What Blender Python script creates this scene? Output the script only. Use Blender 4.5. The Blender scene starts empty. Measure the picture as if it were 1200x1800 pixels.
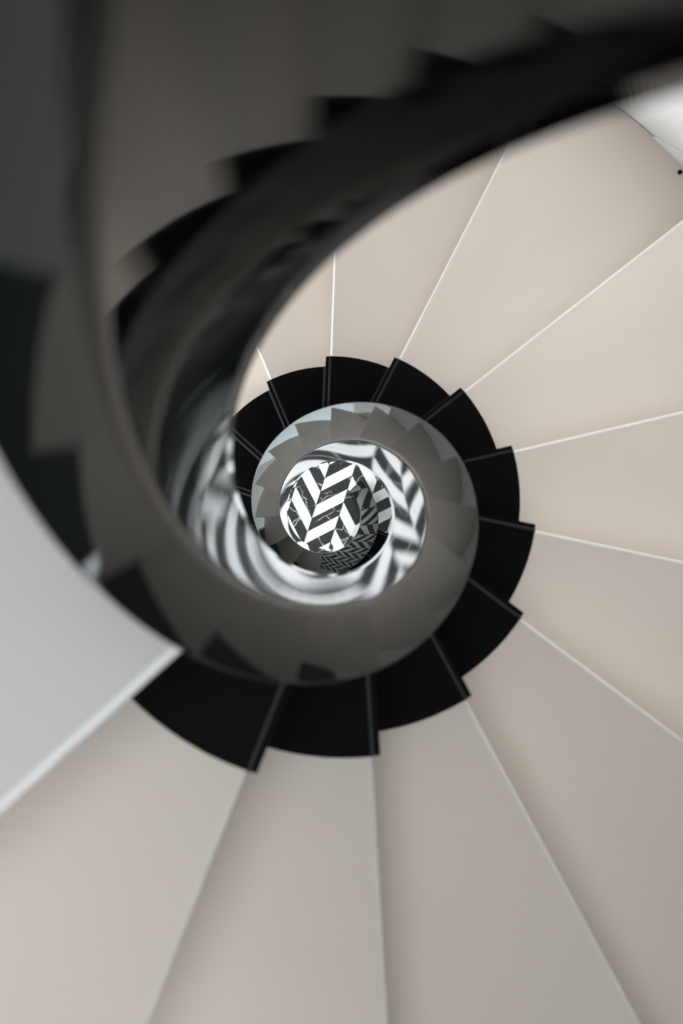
import bpy, bmesh, math, random
from mathutils import Vector, Matrix

# ------------------------------------------------------------------ dimensions
H = 0.175                      # riser height
FPX = 2200.0                   # focal length in pixels of the 1200x1800 frame
R1 = 1.8759 * H                 # outer radius of the black tread borders
DTH = 24.934                   # angle of one step (degrees, clockwise seen from above)
TH0 = -116.99
FLOOR_D = 26.85                # camera height above the floor in risers
CAM_Z = FLOOR_D * H
D0 = 16.676
RO, HO = 0.596 * R1, 1.344     # outer edge of the balustrade cap, height over nosing line (risers)
RI, HI = 0.3999 * R1, 1.338     # inner edge of the cap
RB, HB = 0.3671 * R1, -2.833    # bottom edge of the inner face
R2 = 3.081 * R1                # outer end of the treads
NOSE = 0.042 * R1              # offset of the nosing line from the radius
CLAD = 0.072 * R1              # offset of the black riser cladding

sc = bpy.context.scene
col = sc.collection

# ------------------------------------------------------------------ camera
cd = bpy.data.cameras.new('camera')
cam = bpy.data.objects.new('camera', cd)
col.objects.link(cam)
cam.location = (-0.1097 * R1, -0.1559 * R1, CAM_Z)
_ax, _ay = -0.0211, 0.0136          # slight tilt off the plumb line
_A = Matrix(((math.cos(_ax), 0, math.sin(_ax)), (0, 1, 0), (-math.sin(_ax), 0, math.cos(_ax))))
_B = Matrix(((1, 0, 0), (0, math.cos(_ay), math.sin(_ay)), (0, -math.sin(_ay), math.cos(_ay))))
_S = Matrix(((1, 0, 0), (0, -1, 0), (0, 0, -1)))
cam.rotation_euler = (_S @ _B @ _A @ _S).transposed().to_euler()
cd.sensor_fit = 'VERTICAL'
cd.sensor_height = 36
cd.sensor_width = 24
cd.lens = FPX / 1800 * 36
cd.clip_start = 0.01
cd.dof.use_dof = True
cd.dof.focus_distance = 3.5
cd.dof.aperture_fstop = 4.0
sc.camera = cam

# ------------------------------------------------------------------ world and lights
w = bpy.data.worlds.new('world')
sc.world = w
w.use_nodes = True
w.node_tree.nodes['Background'].inputs[0].default_value = (0.93, 0.97, 1.0, 1)
w.node_tree.nodes['Background'].inputs[1].default_value = 2.5

def area(name, loc, target, size, power, color):
    l = bpy.data.lights.new(name, 'AREA')
    l.shape = 'RECTANGLE'
    l.size, l.size_y = size
    l.energy = power
    l.color = color
    o = bpy.data.objects.new(name, l)
    col.objects.link(o)
    o.location = loc
    o.rotation_euler = (Vector(target) - Vector(loc)).to_track_quat('-Z', 'Y').to_euler()
    return o

area('ground_window_light', (-1.72, -0.40, 1.05), (0, 0, 1.25), (2.6, 1.8), 19, (0.78, 0.90, 1.0))

sc.view_settings.view_transform = 'Standard'
sc.view_settings.look = 'None'
sc.view_settings.gamma = 1
sc.view_settings.use_curve_mapping = False
sc.view_settings.exposure = 1.13

# ------------------------------------------------------------------ materials
def mat(name, color, rough=0.5, metal=0.0, spec=0.5, coat=0.0):
    m = bpy.data.materials.new(name)
    m.use_nodes = True
    b = m.node_tree.nodes['Principled BSDF']
    b.inputs['Base Color'].default_value = (*color, 1)
    b.inputs['Roughness'].default_value = rough
    b.inputs['Metallic'].default_value = metal
    b.inputs['Specular IOR Level'].default_value = spec
    b.inputs['Coat Weight'].default_value = coat
    return m

def mottled(name, c1, c2, scale, rough, spec=0.3, bump=0.0):
    m = mat(name, c1, rough, 0, spec)
    nt = m.node_tree
    b = nt.nodes['Principled BSDF']
    tc = nt.nodes.new('ShaderNodeNewGeometry')
    n = nt.nodes.new('ShaderNodeTexNoise')
    n.inputs['Scale'].default_value = scale
    n.inputs['Detail'].default_value = 5
    nt.links.new(tc.outputs['Position'], n.inputs['Vector'])
    r = nt.nodes.new('ShaderNodeValToRGB')
    r.color_ramp.elements[0].position = 0.3
    r.color_ramp.elements[1].position = 0.7
    r.color_ramp.elements[0].color = (*c1, 1)
    r.color_ramp.elements[1].color = (*c2, 1)
    nt.links.new(n.outputs['Fac'], r.inputs['Fac'])
    nt.links.new(r.outputs['Color'], b.inputs['Base Color'])
    return m

def marble(name, base, base2, vein, vein_amount, speck, rough):
    m = mat(name, base, rough, 0, 0.5)
    nt = m.node_tree
    N, L = nt.nodes, nt.links
    b = N['Principled BSDF']
    g = N.new('ShaderNodeNewGeometry')
    oi = N.new('ShaderNodeObjectInfo')
    mul = N.new('ShaderNodeVectorMath'); mul.operation = 'SCALE'
    cmb = N.new('ShaderNodeCombineXYZ')
    L.new(oi.outputs['Random'], cmb.inputs[0]); L.new(oi.outputs['Random'], cmb.inputs[1])
    L.new(cmb.outputs[0], mul.inputs[0]); mul.inputs['Scale'].default_value = 37.0
    add = N.new('ShaderNodeVectorMath'); add.operation = 'ADD'
    L.new(g.outputs['Position'], add.inputs[0]); L.new(mul.outputs[0], add.inputs[1])
    n1 = N.new('ShaderNodeTexNoise'); n1.inputs['Scale'].default_value = 7; n1.inputs['Detail'].default_value = 6
    L.new(add.outputs[0], n1.inputs['Vector'])
    # distorted coordinates for the veins
    sca = N.new('ShaderNodeVectorMath'); sca.operation = 'SCALE'; sca.inputs['Scale'].default_value = 0.18
    L.new(n1.outputs['Color'], sca.inputs[0])
    add2 = N.new('ShaderNodeVectorMath'); add2.operation = 'ADD'
    L.new(add.outputs[0], add2.inputs[0]); L.new(sca.outputs[0], add2.inputs[1])
    v = N.new('ShaderNodeTexVoronoi'); v.feature = 'DISTANCE_TO_EDGE'; v.inputs['Scale'].default_value = 9.0
    L.new(add2.outputs[0], v.inputs['Vector'])
    r = N.new('ShaderNodeValToRGB')
    r.color_ramp.elements[0].position = 0.0; r.color_ramp.elements[0].color = (1, 1, 1, 1)
    r.color_ramp.elements[1].position = 0.018; r.color_ramp.elements[1].color = (0, 0, 0, 1)
    L.new(v.outputs['Distance'], r.inputs['Fac'])
    n3 = N.new('ShaderNodeTexNoise'); n3.inputs['Scale'].default_value = 9
    L.new(add.outputs[0], n3.inputs['Vector'])
    r3 = N.new('ShaderNodeValToRGB'); r3.color_ramp.elements[0].position = 0.42; r3.color_ramp.elements[1].position = 0.55
    L.new(n3.outputs['Fac'], r3.inputs['Fac'])
    am = N.new('ShaderNodeMath'); am.operation = 'MULTIPLY'
    L.new(r.outputs['Color'], am.inputs[0]); L.new(r3.outputs['Color'], am.inputs[1])
    am2 = N.new('ShaderNodeMath'); am2.operation = 'MULTIPLY'; am2.inputs[1].default_value = vein_amount
    L.new(am.outputs[0], am2.inputs[0])
    bm = N.new('ShaderNodeMix'); bm.data_type = 'RGBA'
    L.new(n1.outputs['Fac'], bm.inputs[0])
    bm.inputs[6].default_value = (*base, 1); bm.inputs[7].default_value = (*base2, 1)
    vm = N.new('ShaderNodeMix'); vm.data_type = 'RGBA'
    L.new(am2.outputs[0], vm.inputs[0]); L.new(bm.outputs[2], vm.inputs[6])
    vm.inputs[7].default_value = (*vein, 1)
    n4 = N.new('ShaderNodeTexNoise'); n4.inputs['Scale'].default_value = 230; n4.inputs['Detail'].default_value = 3
    L.new(add.outputs[0], n4.inputs['Vector'])
    r4 = N.new('ShaderNodeValToRGB'); r4.color_ramp.elements[0].position = 0.58; r4.color_ramp.elements[1].position = 0.75
    L.new(n4.outputs['Fac'], r4.inputs['Fac'])
    sm = N.new('ShaderNodeMath'); sm.operation = 'MULTIPLY'; sm.inputs[1].default_value = speck
    L.new(r4.outputs['Color'], sm.inputs[0])
    fm = N.new('ShaderNodeMix'); fm.data_type = 'RGBA'
    L.new(sm.outputs[0], fm.inputs[0]); L.new(vm.outputs[2], fm.inputs[6]); fm.inputs[7].default_value = (*vein, 1)
    L.new(fm.outputs[2], b.inputs['Base Color'])
    return m

M_TREAD = mottled('tread_plaster', (0.625, 0.558, 0.495), (0.655, 0.588, 0.525), 2.2, 0.55)
M_NOSE = mat('lit_nosing', (0.80, 0.80, 0.79), 0.4)  # bright light along the landing edge, put into the colour as white
M_EDGE = mat('tread_edge_paint', (0.64, 0.60, 0.56), 0.55)
M_LAND = mottled('landing_plaster', (0.61, 0.59, 0.58), (0.64, 0.62, 0.61), 2.0, 0.55)
M_BLACK = mat('black_paint', (0.0015, 0.0015, 0.0022), 0.6, 0, 0.06)
M_BEAD = mat('black_highlight_bead', (0.014, 0.015, 0.015), 0.45, 0, 0.2)  # greyer than the black border: highlight of the step edges put into the colour
M_GLOSS = mat('black_gloss_lacquer', (0.003, 0.0038, 0.0038), 0.025, 0.0)
M_GLOSS.node_tree.nodes['Principled BSDF'].inputs['IOR'].default_value = 1.37
M_GLOSS.node_tree.nodes['Principled BSDF'].inputs['Specular Tint'].default_value = (0.86, 1.0, 0.98, 1)
M_WALL = mottled('white_wall_paint', (0.80, 0.795, 0.78), (0.83, 0.825, 0.81), 1.5, 0.7)
M_WHITE = mat('white_satin_paint', (0.85, 0.86, 0.86), 0.45)
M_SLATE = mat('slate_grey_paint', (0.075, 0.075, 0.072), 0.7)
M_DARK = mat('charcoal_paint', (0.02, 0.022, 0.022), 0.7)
M_CEIL = mat('ceiling_paint', (0.72, 0.72, 0.71), 0.8)
M_WM = marble('white_marble', (0.84, 0.84, 0.835), (0.74, 0.745, 0.75), (0.50, 0.46, 0.42), 0.5, 0.05, 0.25)
M_BM = marble('black_marble', (0.006, 0.008, 0.008), (0.022, 0.028, 0.027), (0.6, 0.62, 0.61), 0.9, 0.25, 0.3)
M_GROUT = mat('dark_grout', (0.05, 0.04, 0.04), 0.8)

# ------------------------------------------------------------------ helpers
def pt(r, th, z):
    a = math.radians(th)
    return Vector((r * math.cos(a), -r * math.sin(a), z))

def nose_d(th):                       # depth (risers below the camera) of the nosing helix
    return D0 - (th - TH0) / DTH

def zd(d):                            # depth in risers -> z
    return CAM_Z - d * H

def link(name, me, m, parent=None):
    o = bpy.data.objects.new(name, me)
    if m and not me.materials:
        me.materials.append(m)
    col.objects.link(o)
    if parent:
        o.parent = parent
    return o

def mesh(name, verts, faces, smooth=False):
    me = bpy.data.meshes.new(name)
    me.from_pydata([tuple(v) for v in verts], [], faces)
    bm = bmesh.new(); bm.from_mesh(me)
    bmesh.ops.recalc_face_normals(bm, faces=bm.faces)
    bm.to_mesh(me); bm.free()
    if smooth:
        me.shade_smooth()
    me.update()
    return me

def tag(o, label=None, cat=None, group=None, kind=None):
    if label: o['label'] = label
    if cat: o['category'] = cat
    if group: o['group'] = group
    if kind: o['kind'] = kind
    return o

def empty(name, loc=(0, 0, 0)):
    o = bpy.data.objects.new(name, None)
    o.location = loc
    o.empty_display_size = 0.1
    col.objects.link(o)
    return o

def slab_mesh(name, outline, z0, z1):
    """prism from a flat outline (list of xy)"""
    n = len(outline)
    v = [(x, y, z1) for x, y in outline] + [(x, y, z0) for x, y in outline]
    f = [list(range(n)), list(range(2 * n - 1, n - 1, -1))]
    f += [[i, i + n, (i + 1) % n + n, (i + 1) % n] for i in range(n)]
    return mesh(name, v, f)

def bevel(o, width, seg=2):
    b = o.modifiers.new('bevel', 'BEVEL')
    b.width = width; b.segments = seg; b.limit_method = 'ANGLE'; b.angle_limit = math.radians(50)
    return b

def sector(ra, rb, offa, offb, dth, n=14):
    """outline between two nearly radial lines: front line y=+offa (angle 0), back line offset offb in the frame turned by dth"""
    def ang(r, off, base):
        return base - math.degrees(math.asin(off / r))
    out = []
    a0, a1 = ang(rb, offa, 0), ang(rb, offb, dth)
    for i in range(n + 1):
        p = pt(rb, a0 + (a1 - a0) * i / n, 0); out.append((p.x, p.y))
    a0, a1 = ang(ra, offa, 0), ang(ra, offb, dth)
    for i in range(n, -1, -1):
        p = pt(ra, a0 + (a1 - a0) * i / n, 0); out.append((p.x, p.y))
    return out

# ------------------------------------------------------------------ floor of chevron marble planks
ORI = Vector((-0.01586, 0.08932))
VD = Vector((-0.3072, -0.9516)).normalized()   # along a spine, downwards in the picture
UD = Vector((0.9516, -0.3072))                 # across, to the right in the picture
PW = 0.0945                               # column width
PP = 0.0525                                # plank height along the spine

fl = link('floor', slab_mesh('floor', [(-6, -6), (6, -6), (6, 6), (-6, 6)], -0.06, -0.006), M_WM)
tag(fl, 'black and white marble chevron floor at the foot of the stair', None, None, 'structure')
gr = link('grout_bed', slab_mesh('grout_bed', [(1.33 * math.cos(i * math.pi / 32), 1.33 * math.sin(i * math.pi / 32)) for i in range(64)], -0.0065, -0.0015), M_GROUT, fl)
J = 0.0006
def plank_mesh(name, kind, z1=0.0):
    # kind -1: v grows with u (down to the right); +1: v shrinks with u
    s = 1 if kind < 0 else -1
    q = []
    for u, v in ((J, J * 1.4), (PW - J, J * 1.4), (PW - J, PP - J * 1.4), (J, PP - J * 1.4)):
        p = UD * u + VD * (v + s * u)
        q.append((p.x, p.y))
    return slab_mesh(name, q, -0.012, z1)
PM = {}
for kind in (-1, 1):
    for c, m in ((0, M_WM), (1, M_BM)):
        me = plank_mesh('marble_plank', kind); me.materials.append(m); PM[kind, c] = me
planks = []
for j in range(-28, 28):
    kind = 1 if j % 2 == 0 else -1             # column 0 lies right of the spine through ORI
    tri0 = PW if j % 2 else 0.0                # s = v + tri(u): value of tri at the left edge
    for i in range(-60, 60):
        # plank i covers s/PP in [i, i+1]; at left edge v = s - tri0
        v = i * PP - tri0
        white = (i % 2 == 1) if kind == 1 else (i % 2 == 0)
        o2 = ORI + UD * (j * PW) + VD * v
        ctr = o2 + UD * (PW / 2) + VD * (PP / 2 + (-1 if kind == 1 else 1) * PW / 2)
        if ctr.length < 1.25:
            planks.append(((ctr - Vector((0.0, 0.0))).length, kind, 0 if white else 1, o2))
planks.sort(key=lambda t: t[0])
rnd = random.Random(3)
for d, kind, c, o2 in planks[:300]:
    o = link('marble_plank', PM[kind, c], None, fl)
    o.location = (o2.x, o2.y, rnd.uniform(-0.0004, 0.0))
vv, ff, mi = [], [], []
for d, kind, c, o2 in planks[300:]:
    s = 1 if kind < 0 else -1
    b0 = len(vv)
    for z in (0.0, -0.012):
        for u, v in ((J, J * 1.4), (PW - J, J * 1.4), (PW - J, PP - J * 1.4), (J, PP - J * 1.4)):
            p = o2 + UD * u + VD * (v + s * u)
            vv.append((p.x, p.y, z))
    ff += [[b0, b0 + 3, b0 + 2, b0 + 1]] + [[b0 + a, b0 + (a + 1) % 4, b0 + 4 + (a + 1) % 4, b0 + 4 + a] for a in range(4)]
    mi += [c] * 5
me = mesh('outer_planks', vv, ff)
me.materials.append(M_WM); me.materials.append(M_BM)
for p, k in zip(me.polygons, mi): p.material_index = k
tag(link('outer_planks', me, None, fl), kind='stuff')

# ------------------------------------------------------------------ the staircase: treads with nosing, riser and black inner border
st = empty('spiral_staircase')
tag(st, 'beige plastered spiral staircase with black inner tread borders winding round the open well', 'staircase')

TT = 0.035
tread_me = slab_mesh('tread', sector(R1, R2, NOSE - 0.006, -0.017, DTH), -TT, 0)
tread_me.materials.append(M_TREAD)
def strip_mesh(name, xa, xb, prof):
    """profile (y,z) swept straight along x"""
    n = len(prof)
    v = [(xa, y, z) for y, z in prof] + [(xb, y, z) for y, z in prof]
    f = [list(range(n)), list(range(2 * n - 1, n - 1, -1))] + [[i, (i + 1) % n, (i + 1) % n + n, i + n] for i in range(n)]
    return mesh(name, v, f)
def nose_prof(y0, y1, zt, zb, rad):
    p = [(y0, zb), (y0, zt)]
    for i in range(6):
        a = math.pi / 2 * i / 5
        p.append((y1 - rad + rad * math.sin(a), zt - rad + rad * math.cos(a)))
    p.append((y1, zb))
    return p
xa1 = math.sqrt(R1 ** 2 - NOSE ** 2); xb1 = math.sqrt(R2 ** 2 - NOSE ** 2)
nose_me = strip_mesh('nosing', xa1, xb1, nose_prof(NOSE - 0.006, NOSE, 0.0003, -TT, 0.0045)); nose_me.materials.append(M_EDGE)
riser_me = strip_mesh('riser', R1 * 0.998, R2, [(-0.017, -TT), (0.012, -TT), (0.012, -H + 0.0005), (-0.017, -H + 0.0005)]); riser_me.materials.append(M_TREAD)
RK = 0.55 * R1
bt_me = slab_mesh('black_border', sector(RK, R1, NOSE, 0.0, DTH, 20), -TT, 0.0008); bt_me.materials.append(M_BLACK)
xk = RK; xk1 = math.sqrt(R1 ** 2 - CLAD ** 2)
br_me = strip_mesh('black_riser', xk, xk1, [(NOSE - 0.02, -TT), (NOSE - 0.02, -0.0005), (CLAD, -0.0005), (CLAD, -H + 0.001), (0.0, -H + 0.001), (0.0, -TT)]); br_me.materials.append(M_BLACK)
bd_me = strip_mesh('edge_bead', xk, xa1, [(NOSE - 0.003, 0.0), (NOSE - 0.0015, 0.003), (NOSE + 0.0015, 0.003), (NOSE + 0.003, 0.0)]); bd_me.materials.append(M_BEAD)
ft_me = strip_mesh('foot_bead', xk, math.sqrt(R1 ** 2 - (CLAD + .006) ** 2), [(CLAD, -H + 0.001), (CLAD, -H + 0.007), (CLAD + 0.002, -H + 0.006), (CLAD + 0.0045, -H + 0.001)]); ft_me.materials.append(M_BEAD)
# outer skirting wedge that climbs along the wall end of each tread
sk_v, n = [], 8
for i in range(n + 1):
    th = 14.2 + (DTH + 1.0 - 14.2) * i / n
    hgt = 0.001 + 0.125 * i / n
    for r in (R2 - 0.003, R2 + 0.001):
        for z in (0.0, hgt):
            sk_v.append(pt(r, th, z))
sk_f = []
for i in range(n):
    a, b = 4 * i, 4 * i + 4
    sk_f += [[a, b, b + 1, a + 1], [a + 2, a + 3, b + 3, b + 2], [a + 1, b + 1, b + 3, a + 3], [a, a + 2, b + 2, b]]
sk_f += [[0, 1, 3, 2], [4 * n, 4 * n + 2, 4 * n + 3, 4 * n + 1]]
sk_me = mesh('skirting_wedge', sk_v, sk_f); sk_me.materials.append(M_WHITE)

def tread(phi, z, skirt=True):
    t = link('tread', tread_me, None, st)
    t.rotation_euler = (0, 0, -math.radians(phi)); t.location = (0, 0, z)
    parts = [('nosing', nose_me), ('riser', riser_me), ('black_border', bt_me), ('black_riser', br_me), ('edge_bead', bd_me), ('foot_bead', ft_me)]
    if skirt: parts.append(('skirting_wedge', sk_me))
    for nm, m in parts:
        o = link(nm, m, None, t)
        if nm == 'black_border': o['label'] = 'matte black inner border of a beige tread'
    return t

PHI0 = -112.9
for k in range(-9, 10):
    t = tread(PHI0 + DTH * k, zd(D0 - k), skirt=(-2 <= k <= 3))
    if k == 2:                        # small dark stud at the wall end of this tread
        v = []
        for z, r in ((0, .0045), (.006, .0045), (.009, .0028)):
            for i in range(14):
                c = pt(R2 - 0.017, 19.3, 0)
                v.append((c.x + r * math.cos(i * math.pi / 7), c.y + r * math.sin(i * math.pi / 7), z))
        f = [[q * 14 + i, q * 14 + (i + 1) % 14, q * 14 + 14 + (i + 1) % 14, q * 14 + 14 + i] for q in range(2) for i in range(14)]
        f += [list(range(14)), list(range(28, 42))]
        link('stud', mesh('stud', v, f), M_BLACK, t)
# upper flight after the landing
LAND_END = 195.0
for k in range(11, 18):
    tread(LAND_END + DTH * (k - 11), zd(D0 - k), skirt=False)

# landing
PHI10 = 138.2
zl = zd(D0 - 10)
lm = slab_mesh('floor_landing', sector(RK, 5.2 * R1, NOSE - 0.007, -0.017, LAND_END - PHI10, 24), -0.16, 0)
la = link('floor_landing', lm, M_LAND)
la.rotation_euler = (0, 0, -math.radians(PHI10)); la.location = (0, 0, zl)
tag(la, 'pale grey upper landing floor left of the stair well', None, None, 'structure')
ln = strip_mesh('nosing', math.sqrt(RK ** 2 - NOSE ** 2), 5.2 * R1, nose_prof(NOSE - 0.007, NOSE + 0.003, 0.0005, -0.16, 0.004))
link('nosing', ln, M_NOSE, la)

# ------------------------------------------------------------------ the balustrade: a glossy helical band round the well
ba = empty('stair_balustrade')
tag(ba, 'glossy black mirror lacquered balustrade band spiralling around the open well', 'balustrade')

TH_A, TH_B = -404.5, 400.0
def lerp_tab(tab, x):
    if x <= tab[0][0]: return tab[0][1]
    for (x0, y0), (x1, y1) in zip(tab, tab[1:]):
        if x <= x1:
            t = (x - x0) / (x1 - x0)
            return y0 + (y1 - y0) * t
    return tab[-1][1]
def smooth_tab(tab, x, wd=12):
    return sum(lerp_tab(tab, x + wd * i / 4) for i in range(-4, 5)) / 9
# hand-made irregularity of the band: radius factors along the turn
T_RO = [(-405, .955), (-340, .945), (-300, .96), (-205, .985), (-170, .995), (-98, .995), (-75, 1.01), (-48, 1.05), (-10, 1.05), (12, 1.02), (44, 1.0), (68, 1.015), (105, 1.01), (135, .987), (160, .993), (175, 1.0)]
T_RI = [(-405, .985), (-385, .975), (-345, .925), (-300, .93), (-240, .955), (-200, .975), (-160, .96), (-100, .94), (-60, .975), (-20, 1.0), (60, 1.0), (100, .975), (150, 1.005), (183, 1.025), (205, 1.005), (220, .99)]
def section(th):
    ri, ro = RI * smooth_tab(T_RI, th, 22), RO * smooth_tab(T_RO, th, 22)
    zi, zo = max(zd(nose_d(th) - HI), 0.002), max(zd(nose_d(th) - HO), 0.002)
    rb = min(RB, ri)
    zb = max(zd(nose_d(th) - HB), 0.0005)
    return ri, zi, ro, zo, rb, zb

def sweep(name, ring, step=1.25, close=True, smooth_sharp=True):
    n_th = int((TH_B - TH_A) / step)
    v, f = [], []
    m = None
    for i in range(n_th + 1):
        th = TH_A + (TH_B - TH_A) * i / n_th
        rg = ring(th)
        m = len(rg)
        v += [pt(r, th, z) for r, z in rg]
    for i in range(n_th):
        for j in range(m):
            a, b = i * m + j, i * m + (j + 1) % m
            f.append([a, b, b + m, a + m])
    f.append(list(range(m))[::-1]); f.append([n_th * m + j for j in range(m)])
    me = mesh(name, v, f, True)
    return me

FR = 0.0012                           # edge rounding of the cap
CT = 0.004                           # cap thickness
def cap_ring(th):
    ri, zi, ro, zo, rb, zb = section(th)
    ct = min(CT, max(zi - 0.0008, 0.002))
    out = []
    fr = min(FR, ct * 0.4)
    for i in range(4):               # inner rounding
        a = math.pi / 2 * i / 3
        out.append((ri + fr - fr * math.cos(a), zi - fr + fr * math.sin(a)))
    for t in (0.03, 0.06, 0.2, 0.35, 0.5, 0.65, 0.8, 0.94, 0.97):
        out.append((ri + fr + (ro - ri - 2 * fr) * t, zi + (zo - zi) * t))
    for i in range(4):
        a = math.pi / 2 * i / 3
        out.append((ro - fr + fr * math.sin(a), zo - fr + fr * math.cos(a)))
    out += [(ro, zo - ct), (ri, zi - ct)]
    return out
me = sweep('cap_rail', cap_ring); me.materials.append(M_GLOSS)
cap = link('cap_rail', me, None, ba); tag(cap, 'wide glossy helical cap reflecting the treads')
def inner_ring(th):
    ri, zi, ro, zo, rb, zb = section(th)
    zt = max(zi - min(CT, max(zi - 0.0008, 0.002)) * 0.9, 0.0012)
    zb = min(zb, zt - 0.0005)
    out = []
    n = 10
    for i in range(n + 1):
        t = i / n
        out.append((ri + 0.0005 + (rb - ri) * t, zt + (zb - zt) * t))
    out += [(rb + 0.02, zb), (ri + 0.02, zt)]
    return out
me = sweep('inner_panel', inner_ring); me.materials.append(M_GLOSS)
link('inner_panel', me, None, ba)
def outer_ring(th):
    ri, zi, ro, zo, rb, zb = section(th)
    zt = max(zo - min(CT, max(zo - 0.0008, 0.002)) * 0.9, 0.0012)
    zb = min(zb, zt - 0.0005)
    return [(ro - 0.002, zt), (ro - 0.002, zb), (rb + 0.019, zb), (rb + 0.019, zb + min(0.02, 0.5 * (zt - zb))), (ro - 0.022, zb + min(0.02, 0.5 * (zt - zb))), (ro - 0.022, zt)]
me = sweep('outer_panel', outer_ring); me.materials.append(M_BLACK)
for p in me.polygons: p.use_smooth = False
link('outer_panel', me, None, ba)

# ------------------------------------------------------------------ outer wall, ceiling
def arc_wall(name, r, t, a0, a1, z0, z1, m, n=60):
    v, f = [], []
    for i in range(n + 1):
        th = a0 + (a1 - a0) * i / n
        for rr in (r, r + t):
            for z in (z0, z1): v.append(pt(rr, th, z))
    for i in range(n):
        a, b = 4 * i, 4 * i + 4
        f += [[a, a + 1, b + 1, b], [a + 2, b + 2, b + 3, a + 3], [a + 1, a + 3, b + 3, b + 1], [a, b, b + 2, a + 2]]
    f += [[0, 2, 3, 1], [4 * n, 4 * n + 1, 4 * n + 3, 4 * n + 2]]
    return link(name, mesh(name, v, f), m)
CZ = 6.9
def arc_geo(r, t, a0, a1, z0, z1, n, v, f):
    b0 = len(v)
    for i in range(n + 1):
        th = a0 + (a1 - a0) * i / n
        for rr in (r, r + t):
            for z in (z0, z1): v.append(pt(rr, th, z))
    for i in range(n):
        a, b = b0 + 4 * i, b0 + 4 * i + 4
        f += [[a, a + 1, b + 1, b], [a + 2, b + 2, b + 3, a + 3], [a + 1, a + 3, b + 3, b + 1], [a, b, b + 2, a + 2]]
    f += [[b0, b0 + 2, b0 + 3, b0 + 1], [b0 + 4 * n, b0 + 4 * n + 1, b0 + 4 * n + 3, b0 + 4 * n + 2]]
WA0, WA1, WZ0, WZ1 = -88, -36, 2.45, 3.5          # unseen window opening, added to let daylight onto the right-hand treads
v, f = [], []
arc_geo(R2 + 0.002, 0.15, -130, WA0, 0, CZ, 24, v, f)
arc_geo(R2 + 0.002, 0.15, WA1, 24, 0, CZ, 24, v, f)
arc_geo(R2 + 0.002, 0.15, WA0, WA1, 0, WZ0, 28, v, f)
arc_geo(R2 + 0.002, 0.15, WA0, WA1, WZ1, CZ, 28, v, f)
wl = link('wall_right', mesh('wall_right', v, f), M_WALL)
tag(wl, 'curved white wall around the outer side of the stair', None, None, 'structure')
v, f = [], []
arc_geo(R2 + 0.05, 0.05, WA0, WA1, WZ0, WZ0 + 0.05, 28, v, f)
arc_geo(R2 + 0.05, 0.05, WA0, WA1, WZ1 - 0.05, WZ1, 28, v, f)
for a0 in (WA0, -71.5, -55, WA1 - 2.5): arc_geo(R2 + 0.05, 0.05, a0, a0 + 2.5, WZ0 + 0.05, WZ1 - 0.05, 2, v, f)
wn = link('added_window', mesh('added_window', v, f), M_WHITE)
tag(wn, 'added white framed window, out of view, that lights the right-hand treads', None, None, 'structure')
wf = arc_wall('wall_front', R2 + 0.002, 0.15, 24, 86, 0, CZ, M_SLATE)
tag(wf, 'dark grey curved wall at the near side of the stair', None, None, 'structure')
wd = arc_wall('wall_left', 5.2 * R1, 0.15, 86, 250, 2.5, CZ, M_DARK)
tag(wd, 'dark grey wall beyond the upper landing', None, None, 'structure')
def ring_slab(name, r, half, z0, z1, m, n=64):
    v, f = [], []
    for i in range(n):
        a = 2 * math.pi * i / n
        c_, s_ = math.cos(a), math.sin(a)
        q = half / max(abs(c_), abs(s_))
        for rr in (r, q):
            for z in (z0, z1): v.append((rr * c_, rr * s_, z))
    for i in range(n):
        a, b = 4 * i, 4 * ((i + 1) % n)
        f += [[a, a + 2, b + 2, b], [a + 1, b + 1, b + 3, a + 3], [a, b, b + 1, a + 1], [a + 2, a + 3, b + 3, b + 2]]
    return link(name, mesh(name, v, f), m)
ce = ring_slab('ceiling', 1.55, 6, CZ, CZ + 0.3, M_CEIL)
tag(ce, 'white ceiling above the stair', None, None, 'structure')
